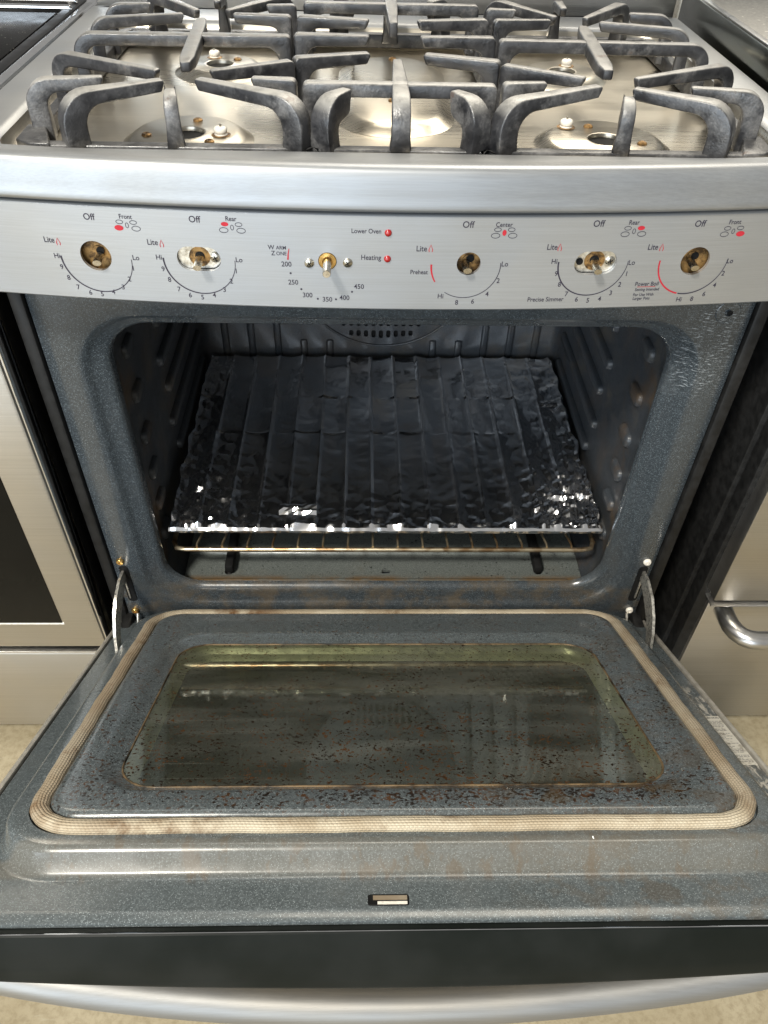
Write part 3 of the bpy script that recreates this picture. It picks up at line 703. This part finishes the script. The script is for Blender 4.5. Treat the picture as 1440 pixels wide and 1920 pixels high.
# warning sticker on the right flange
box('warning_sticker', .3430, .3650, -.2560, -.1650, .0024, .0027, 'sticker', dr, 0)
def df(x, y): return (x, y, .0029)
pr = Print(df); pr.text('WARNING', .3540, -.1690, .0032, .9)
rnd = random.Random(4); yy = -.1755
while yy > -.252:
    if rnd.random() < .16: yy -= .003
    x0 = .3475 if yy > -.205 else .3450
    while x0 < .362:
        l = rnd.uniform(.0015, .0045); x1 = min(x0 + l, .3635)
        pr.poly([(x0, yy), (x1, yy), (x1, yy - .0008), (x0, yy - .0008)], [(0, 1, 2, 3)]); x0 = x1 + .0008
        if rnd.random() < .06: break
    yy -= .0026
pr.done('sticker_print', 'ink', dr)
# curved hinge arms between frame and door
for sx in (-1, 1):
    ctr = [(.004, .372), (-.020, .376), (-.046, .370), (-.066, .356), (-.080, .338), (-.0895, .316)]
    wid = [.016, .024, .027, .025, .020, .016]
    O, I = [], []
    for i, (y, z) in enumerate(ctr):
        a, b = ctr[max(i - 1, 0)], ctr[min(i + 1, len(ctr) - 1)]; d = Vector((b[0] - a[0], b[1] - a[1])).normalized()
        nrm = Vector((d[1], -d[0]))
        if nrm[1] < 0: nrm = -nrm
        O.append((y, z)); I.append((y - nrm[0] * wid[i], z - nrm[1] * wid[i]))
    O = [tuple(Vector(O[i]).lerp(Vector(O[i + 1]), t / 4)) for i in range(5) for t in range(4)] + [O[-1]]
    I = [tuple(Vector(I[i]).lerp(Vector(I[i + 1]), t / 4)) for i in range(5) for t in range(4)] + [I[-1]]
    ring = O + I[::-1]; x0, x1 = sorted((sx * .3465, sx * .3500)); m_ = len(ring)
    V = [(x0, *p) for p in ring] + [(x1, *p) for p in ring]
    k_ = len(O)
    F = [(i, (i + 1) % m_, m_ + (i + 1) % m_, m_ + i) for i in range(m_)]
    for b in (0, m_):
        for i in range(k_ - 1): F.append((b + i, b + i + 1, b + m_ - 2 - i, b + m_ - 1 - i))
    add('hinge_arm', V, F, 'bracket', RG, 30)

# ------------------------------------------------------------------ cast iron grates
ZT, ZB = .9500, .9005
def finger(parent, root, tip, zt=ZT, w0=.0108, w1=.0075, leg=.0130, R_=.020, ri=.012, h0=.0108, h1=.0094, zb=ZB, drop=0., curl=0., name='finger'):
    """one cast finger: leg at the root, arm reaching in to the tip"""
    a = Vector((root[0], root[1])); b = Vector((tip[0], tip[1])); d = (b - a); Ln = d.length; d.normalize(); nrm = Vector((-d.y, d.x))
    out, inn = [], []
    N = 7
    out.append((0, zb)); out.append((0, zt - R_ - .006))
    for i in range(N + 1):
        t = PI / 2 * i / N; out.append((R_ - R_ * math.cos(t), zt - R_ + R_ * math.sin(t)))
    for f in (.35, .7): out.append((R_ + (Ln - R_) * f, zt - drop * f))
    out.append((Ln - .0015, zt - drop)); out.append((Ln, zt - drop - .002))
    inn.append((leg, zb)); inn.append((leg, zt - h0 - ri - .004 if zt - h0 - ri - .004 > zb + .002 else zb + .002))
    for i in range(N + 1):
        t = PI / 2 * i / N; inn.append((leg + ri - ri * math.cos(t), zt - h0 - ri + ri * math.sin(t)))
    x_s = leg + ri
    for f in (.35, .7): inn.append((x_s + (Ln - x_s) * f, zt - drop * f - (h0 + (h1 - h0) * f)))
    inn.append((Ln - .0045, zt - drop - h1)); inn.append((Ln - .0030, zt - drop - h1 + .001))
    K = len(out); V = []
    for side in (-1, 1):
        for ring in (out, inn):
            for r_, z_ in ring:
                ww = (w0 + (w1 - w0) * min(1, max(0, r_ / Ln))) / 2
                base = .0025 * max(0, 1 - (z_ - zb) / .018) if z_ < zb + .018 else 0
                p = a + d * r_ + nrm * side * (ww + base)
                V.append((p.x, p.y, z_))
    F = []
    for s_ in (0, 1):
        o = s_ * 2 * K
        for i in range(K - 1): F.append((o + i, o + i + 1, o + K + i + 1, o + K + i))
    for i in range(K - 1):
        F.append((i, i + 1, 2 * K + i + 1, 2 * K + i)); F.append((K + i, K + i + 1, 3 * K + i + 1, 3 * K + i))
    F.append((K - 1, 2 * K - 1, 4 * K - 1, 3 * K - 1)); F.append((0, K, 3 * K, 2 * K))
    return cast(name, V, F, parent)
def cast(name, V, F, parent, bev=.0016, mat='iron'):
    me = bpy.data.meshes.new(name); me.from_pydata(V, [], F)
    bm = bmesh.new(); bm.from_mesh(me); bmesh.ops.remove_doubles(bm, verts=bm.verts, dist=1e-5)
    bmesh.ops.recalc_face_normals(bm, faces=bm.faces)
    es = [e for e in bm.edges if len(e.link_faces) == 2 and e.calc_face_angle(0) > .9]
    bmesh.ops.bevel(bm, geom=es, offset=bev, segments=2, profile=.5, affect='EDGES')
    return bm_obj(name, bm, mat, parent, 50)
def bar(parent, a, b, zt, h, w0, w1=None, name='bar', pinch=0.):
    """straight cast bar lying at the top level between two points"""
    A, B = Vector(a), Vector(b); d = (B - A); Ln = d.length; d.normalize(); nr = Vector((-d.y, d.x)); w1 = w1 or w0; V = []
    m_ = 8
    for i in range(m_ + 1):
        f = i / m_; w = (w0 + (w1 - w0) * f) / 2 * (1 - pinch * max(0, abs(f - .5) * 2 - .75) * 4 * .35); c = A + d * Ln * f
        hh = h * (1 - .25 * max(0, abs(f - .5) * 2 - .6) / .4) if pinch else h
        for sx, z in ((-1, zt - hh), (1, zt - hh), (1, zt), (-1, zt)):
            p = c + nr * sx * w; V.append((p.x, p.y, z))
    F = []
    for i in range(m_):
        for j in range(4): k = (j + 1) % 4; F.append((4 * i + j, 4 * i + k, 4 * i + 4 + k, 4 * i + 4 + j))
    F += [(0, 1, 2, 3), tuple(4 * m_ + j for j in range(4))]
    return cast(name, V, F, parent)
def base_frame(parent, pts, w=.011, z0=.8955, z1=.9105):
    """closed cast rail through the points"""
    n_ = len(pts); V = []
    for i, p in enumerate(pts):
        a, b = Vector(pts[i - 1]), Vector(pts[(i + 1) % n_]); d = (b - a).normalized(); nr = Vector((-d.y, d.x)); c = Vector(p)
        for sx, z in ((0, z0), (1, z0), (1, z1), (0, z1)):
            q = c + nr * sx * w; V.append((q.x, q.y, z))
    F = []
    for i in range(n_):
        k2 = (i + 1) % n_
        for j in range(4): k = (j + 1) % 4; F.append((4 * i + j, 4 * i + k, 4 * k2 + k, 4 * k2 + j))
    return cast('base_rail', V, F, parent, .0014, 'iron_rail')
def side_grate(sg, label):
    e = empty('side_grate', (sg * .205, .2, .8955)); tag(e, label, 'grate', 'cast iron side grates')
    H = empty('tmp'); 
    def P(x, y): return (-sg * x - sg * .205, y - .2)
    import types
    class Par: pass
    made = []
    def f(root, tip, **kw): made.append(finger(e, P(*root), P(*tip), **kw))
    f((-.322, .044), (-.256, .055), w0=.014, leg=.017)
    f((-.323, .136), (-.213, .078), w0=.0135)
    f((-.284, .004), (-.204, .050), w0=.020, w1=.0095, leg=.020, R_=.026, ri=.016)
    f((-.190, .002), (-.1935, .026), w0=.0125, w1=.0085, leg=.0135, R_=.016, ri=.002, h0=.024, h1=.020)
    f((-.079, .004), (-.176, .055), w0=.018, w1=.0095, leg=.020, R_=.024, ri=.016)
    f((-.097, .117), (-.168, .078), R_=.005)
    f((-.090, .057), (-.130, .061), R_=.005, ri=.008)
    f((-.323, .262), (-.226, .290))
    f((-.323, .328), (-.270, .335), w0=.014)
    f((-.110, .290), (-.174, .294), R_=.005)
    f((-.108, .342), (-.142, .338), R_=.005, ri=.008)
    f((-.285, .402), (-.214, .307), w0=.016, leg=.018, R_=.024)
    f((-.118, .402), (-.182, .309), w0=.016, leg=.018, R_=.024)
    f((-.200, .404), (-.199, .352), leg=.014, R_=.016, ri=.006)
    # cross bar: two fingers meeting, and the short bar across it
    f((-.323, .202), (-.190, .204), w0=.0125, w1=.0120, h0=.0112, h1=.0112); f((-.105, .205), (-.2, .204), w0=.0125, w1=.0120, h0=.0112, h1=.0112, R_=.005)
    made.append(bar(e, P(-.2035, .268), P(-.1935, .100), ZT + .0004, .0118, .0140, .0140, 'cross_bar', 1.))
    pts = [(-.318, .402), (-.326, .392)] + [(-.327, .392 - .03 * i) for i in range(1, 12)] + [(-.326, .020), (-.318, .006), (-.305, .002)]
    pts += [(-.305 + .225 * i / 8, .002) for i in range(1, 9)] + [(-.0765, .006), (-.081, .03), (-.088, .06), (-.094, .09), (-.099, .12), (-.103, .16), (-.106, .2), (-.108, .25), (-.108, .30), (-.107, .35), (-.106, .396), (-.112, .404)]
    pts += [(-.112 - .2 * i / 6, .404) for i in range(1, 7)]
    pts = [P(*p) for p in pts]
    if sg < 0: pass
    base_frame(e, pts if sg < 0 else pts[::-1], .0115)
    # broad foot in the outer front corner
    q = [(-.327, .010), (-.314, .000), (-.296, .0), (-.312, .046), (-.328, .046)]
    V = [(*P(*p), z) for z in (.8958, .9128) for p in q]; F = [tuple(range(5)), tuple(range(5, 10))] + [(i, (i + 1) % 5, 5 + (i + 1) % 5, 5 + i) for i in range(5)]
    cast('corner_foot', V, F, e, .0016, 'iron_rail')
    bpy.data.objects.remove(H)
    return e
def dz(o, z):
    for c in o.children: c.location.z = -z
GL = side_grate(-1, 'cast iron grate over the two left burners'); dz(GL, .8955)
GR = side_grate(1, 'cast iron grate over the two right burners'); dz(GR, .8955)
GC = empty('center_grate', (0, .2, .8955)); tag(GC, 'narrow cast iron grate in the middle of the cooktop', 'grate')
def Q(x, y): return (x, y - .2)
for sx in (-1, 1):
    finger(GC, Q(sx * .0845, .050), Q(0, .050), w0=.0120, w1=.0120, h0=.0112, h1=.0112, R_=.005)
    finger(GC, Q(sx * .0975, .126), Q(sx * .026, .147), R_=.005, w0=.0125, w1=.0105)
    finger(GC, Q(sx * .1030, .214), Q(sx * .0255, .211), R_=.005, w0=.0125, w1=.0105)
    finger(GC, Q(sx * .1040, .292), Q(sx * .026, .278), R_=.005, w0=.0125, w1=.0105)
    finger(GC, Q(sx * .1010, .358), Q(0, .358), w0=.0120, w1=.0120, h0=.0112, h1=.0112, R_=.005)
    finger(GC, Q(sx * .069, .002), Q(sx * .0450, .034), w0=.020, w1=.0095, leg=.018, R_=.022, ri=.006, h0=.022, h1=.018)
    finger(GC, Q(sx * .066, .404), Q(sx * .0450, .372), w0=.018, w1=.0095, leg=.018, R_=.022, ri=.006, h0=.022, h1=.018)
finger(GC, Q(0, .001), Q(0, .060), w0=.0165, w1=.013, leg=.016, R_=.024, ri=.010, h0=.018, h1=.0155)
finger(GC, Q(0, .405), Q(0, .352), w0=.0165, w1=.013, leg=.016, R_=.024, ri=.010, h0=.018, h1=.0155)
bar(GC, Q(0, .124), Q(0, .044), ZT + .0004, .0150, .0090, .0150, 'cross_bar'); bar(GC, Q(0, .264), Q(0, .364), ZT + .0004, .0150, .0090, .0150, 'cross_bar')
pts = [(-.0715, .001), (.0715, .001), (.0735, .006)]
side = [(.078, .03), (.084, .06), (.090, .09), (.095, .12), (.0995, .16), (.1025, .2), (.1045, .25), (.1045, .30), (.1035, .35), (.1015, .396)]
pts = pts + side + [(.096, .405), (-.096, .405)] + [(-x, y) for x, y in side[::-1]] + [(-.0735, .006)]
base_frame(GC, [Q(*p) for p in pts], .0115); dz(GC, .8955)

# ------------------------------------------------------------------ oven rack and foil
RK = empty('oven_rack', (0, .24, .3740)); tag(RK, 'bare wire oven rack below the foil sheet', 'oven rack')
def rk(name, path, r): return tube(name, [(x, y - .24, z - .374) for x, y, z in path], r, 'wire', RK, 10)
rk('front_bar', [(-.289, .052, .3745), (-.284, .040, .3742), (-.27, .0375, .3742), (.27, .0375, .3742), (.284, .040, .3742), (.289, .052, .3745)], .0034)
rk('back_bar', [(-.287, .42, .374), (.287, .42, .374)], .0034)
for sx in (-1, 1): rk('side_bar', [(sx * .289, .050, .3745), (sx * .289, .43, .3745)], .0034)
for i in range(16):
    x = -.256 + .512 * i / 15
    rk('wire', [(x, .0385, .3785), (x, .043, .3800), (x + (.0 if abs(x) < .02 else -.004 * x / .25), .060, .3800), (x - .004 * x / .25, .415, .3795)], .0016)
for sx in (-1, 1):
    box('burner_bar', *sorted((sx * .214, sx * .226)), .045, .40, .316, .330, 'dark', oc, .003)

# crumpled foil sheet folded over an upper rack
NX, NY = 270, 130
x0, x1, y0, y1 = -.2870, .2900, .0400, .4450
rnd = random.Random(11)
edges = [x0]
while edges[-1] < x1: edges.append(edges[-1] + rnd.uniform(.0365, .0400))
tilt = [[(rnd.uniform(-1, 1), rnd.uniform(-1, 1)) for _ in range(3)] for _ in edges]
def cr(x, y, s, seed):                                     # creases: distance to cell borders
    d = noise.voronoi(Vector((x * s, y * s, seed)))[0]; return min(1., (d[1] - d[0]) * 2.2)
def foil_z(x, y):
    i = max(k for k, e in enumerate(edges) if e <= x + 1e-9); w = edges[i + 1] - edges[i] if i + 1 < len(edges) else .038
    u = (x - edges[i]) / w
    sg = 0 if y < .236 else 1 if y < .328 else 2
    tx, ty = tilt[i][sg]
    z = .4205 + (u - .5) * w * .085 * tx - .0034 * (1 - (2 * u - 1) ** 2) * (.75 + .35 * ty) + (y - (.14, .28, .39)[sg]) * .012 * ty
    z += .0018 * math.exp(-((u) / .05) ** 2) + .0018 * math.exp(-((1 - u) / .05) ** 2)
    z += .0007 * math.exp(-((y - .236) / .002) ** 2) * (i % 3 > 1)
    rough = max(0, 1 - (y - .04) / .11) ** 1.5
    ed = max(math.exp(-((x - x0) / .035) ** 2), math.exp(-((x1 - x) / .055) ** 2))
    corner = math.exp(-(((x - .25) / .06) ** 2 + ((y - .09) / .08) ** 2)) + .7 * math.exp(-(((x + .24) / .06) ** 2 + ((y - .1) / .09) ** 2))
    z += .0034 * rough * noise.noise(Vector((x * 62, y * 9, 21))) + .0010 * noise.noise(Vector((x * 26, y * 20, 31)))
    a = .0003 + .0016 * rough ** 1.6 + .0011 * ed + .0030 * corner
    z += a * ((cr(x, y, 38, 1.3) - .5) * 1.6 + (cr(x * 1.3 + .7, y, 75, 4.2) - .5) * .6 + noise.noise(Vector((x * 40, y * 30, 2))) * .8)
    return z
V, F = [], []
for j in range(NY + 1):
    for i in range(NX + 1):
        x = x0 + (x1 - x0) * i / NX; y = y0 + (y1 - y0) * (j / NY) ** 1.15
        if y > .41 and x < x0 + .02: pass
        sh = .006 * noise.noise(Vector((0, y * 30, 5))) * math.exp(-((x - x0) / .02) ** 2) + .006 * noise.noise(Vector((3, y * 30, 5))) * math.exp(-((x1 - x) / .02) ** 2)
        V.append((x + sh, y, foil_z(x, y)))
# rolled front lip
lip = []
for k, (dy, dz_) in enumerate(((-.004, -.0008), (-.0070, -.0040), (-.0065, -.0080), (-.0020, -.0105), (.006, -.0100))):
    b = len(V)
    for i in range(NX + 1):
        x = x0 + (x1 - x0) * i / NX
        jit = .0007 * noise.noise(Vector((x * 140, k * .9, 7))) + .0009 * noise.noise(Vector((x * 55, k * .5, 3)))
        V.append((x, y0 + dy + jit, .4185 + dz_ + .0013 * noise.noise(Vector((x * 70, k * .7, 9)))))
    lip.append(b)
for j in range(NY):
    for i in range(NX):
        a = j * (NX + 1) + i; F.append((a, a + 1, a + NX + 2, a + NX + 1))
rows_ = [0] + lip
for r0, r1 in zip(rows_, rows_[1:]):
    for i in range(NX): F.append((r0 + i, r1 + i, r1 + i + 1, r0 + i + 1))
fo = add('foil_sheet', V, F, 'foil', None, 16)
tag(fo, 'crumpled aluminium foil wrapped over the upper rack inside the oven', 'foil')
# two torn, turned-up flakes of the foil
for cx_, cy_, s_ in ((-.118, .055, 1.), (.262, .300, .55)):
    vv = []; 
    for j in range(5):
        for i in range(9):
            a, b = (i / 8 - .5) * .05 * s_, j / 4 * .016 * s_
            vv.append((cx_ + a + .002 * noise.noise(Vector((i, j, cx_ * 50))), cy_ + b, .4235 + .006 * s_ * math.sin(j / 4 * 2.2) + .003 * s_ * noise.noise(Vector((i * .9, j * .8, cx_ * 90)))))
    add('foil_fold', vv, [(j * 9 + i, j * 9 + i + 1, j * 9 + i + 10, j * 9 + i + 9) for j in range(4) for i in range(8)], 'foil', fo)
# rim bars of the upper rack that the foil is wrapped over
for sx in (-1, 1): tube('rack_bar', [(sx * .286, .046, .4085), (sx * .286, .44, .4085)], .003, 'wire', fo, 8)
tube('rack_bar', [(-.286, .0465, .4085), (.286, .0465, .4085)], .003, 'wire', fo, 8); tube('rack_bar', [(-.286, .44, .4085), (.286, .44, .4085)], .003, 'wire', fo, 8)

# ------------------------------------------------------------------ stray thread on the open door
M_ = dr.matrix_basis if False else Matrix.Translation((0, -.0888, .3139)) @ Matrix.Rotation(-TH, 4, 'X')
pth = [M_ @ Vector(p) for p in ((.1585, -.3880, .0265), (.1600, -.3915, .0215), (.1630, -.3945, .0150), (.1665, -.3952, .0128), (.1685, -.3937, .0165))]
org = pth[2].copy()
th = tube('thread', [p - org for p in pth], .0006, 'white', None, 6); th.location = org
tag(th, 'short curled white thread clinging to the door below the gasket', 'thread')

# ------------------------------------------------------------------ neighbouring range on the left
LN = empty('glass_top_range', (-.765, .2, 0)); tag(LN, 'stainless range with black glass cooktop at the left edge', 'range')
def lb(name, x0, x1, y0, y1, z0, z1, mat, bev=.002, par=None):
    o = box(name, x0, x1, y0, y1, z0, z1, mat, None, bev); o.parent = par or LN; o.location = (.765, -.2, 0) if par is None else (0, 0, 0); return o
lb('body', -1.143, -.3875, .0, .56, .03, .885, 'side_black')
ld = lb('door', -1.140, -.3880, -.034, -.004, .2500, .790, 'steel_nb', .004)
lb('door_edge_trim', -.3915, -.3860, -.0300, -.004, .2510, .789, 'chrome', .0015, ld)
lb('window', -1.085, -.4350, -.0352, -.030, .3060, .700, 'window_black', .0006, ld)
lb('window_bead', -1.088, -.4330, -.0347, -.0300, .3015, .3065, 'ceramic', .001, ld)
lb('drawer', -1.140, -.3880, -.034, -.002, .045, .2360, 'steel_nb', .004)
lb('drawer_top_edge', -1.140, -.3885, -.0338, -.010, .2365, .2395, 'chrome', .001)
lb('control_front', -1.140, -.3880, -.034, .0, .797, .893, 'steel_nb', .004)
lb('cooktop_frame', -1.143, -.3860, -.05, .56, .893, .9090, 'black', .006)
lb('cooktop_rail', -.4000, -.3865, -.05, .56, .9040, .9145, 'chrome', .0045)
lb('cooktop_rail', -.4180, -.4020, -.05, .54, .9050, .9130, 'black', .003)
gt = lb('glass_surface', -1.110, -.4190, -.03, .46, .905, .9125, 'glass_top', .001)
lb('rear_trim', -1.11, -.405, .475, .482, .908, .918, 'chrome', .003); lb('rear_trim', -1.11, -.405, .505, .512, .910, .921, 'chrome', .003)
pr = Print(lambda x, y: (x, y, .9129)); pr.ring(-.565, .345, .105, .105, .0018, 60); pr.ring(-.565, .345, .1005, .1005, .0018, 60)
rg_ = pr.done('burner_ring', 'grey_plastic', gt); tag(rg_, 'pale printed burner ring')

# ------------------------------------------------------------------ neighbouring range on the right
RN = empty('griddle_range', (.795, .2, 0)); tag(RN, 'stainless range with grey top and drawer handle at the right edge', 'range')
def rb(name, x0, x1, y0, y1, z0, z1, mat, bev=.002, par=None):
    o = box(name, x0, x1, y0, y1, z0, z1, mat, None, bev); o.parent = par or RN; o.location = (-.795, -.2, 0) if par is None else (0, 0, 0); return o
rb('body', .4180, 1.170, .005, .56, .03, .900, 'side_black')
rb('body_front_post', .4240, .4500, -.020, .004, .05, .880, 'side_black', .002)
rd = rb('door', .4310, 1.165, -.045, -.015, .3640, .800, 'steel_nb', .002)
rw = rb('drawer', .4390, 1.165, -.026, -.004, .050, .3380, 'steel_nb', .002)
rb('drawer_ledge', .4330, 1.165, -.0420, .012, .3480, .3505, 'steel', .0008, rw)
hp = [(.4625, -.024, .325), (.4625, -.045, .325), (.4635, -.056, .325), (.4670, -.066, .325), (.4735, -.0740, .325), (.482, -.0785, .325), (.492, -.080, .325), (.60, -.080, .325), (1.05, -.080, .325)]
ho = tube('handle', hp, .0125, 'steel', None, 20, up=(0, 0, 1)); ho.parent = rw
rb('control_front', .4310, 1.165, -.045, .0, .806, .900, 'steel_nb', .003)
rb('side_rail', .3870, .3890, -.04, .505, .895, .9440, 'dark_steel', .0008)
rb('top_edge', .3960, .4040, -.04, .500, .900, .9430, 'steel', .0010)
rb('grey_top', .4045, 1.165, -.03, .500, .905, .9425, 'griddle', .001)
rb('top_recess', .4650, .80, .10, .380, .9424, .9431, 'grey_plastic', .0002)
rb('backguard', .4150, 1.165, .505, .56, .905, 1.10, 'grey_plastic', .004)
rb('backguard_end', .3900, .4148, .470, .560, .905, 1.10, 'white', .003)
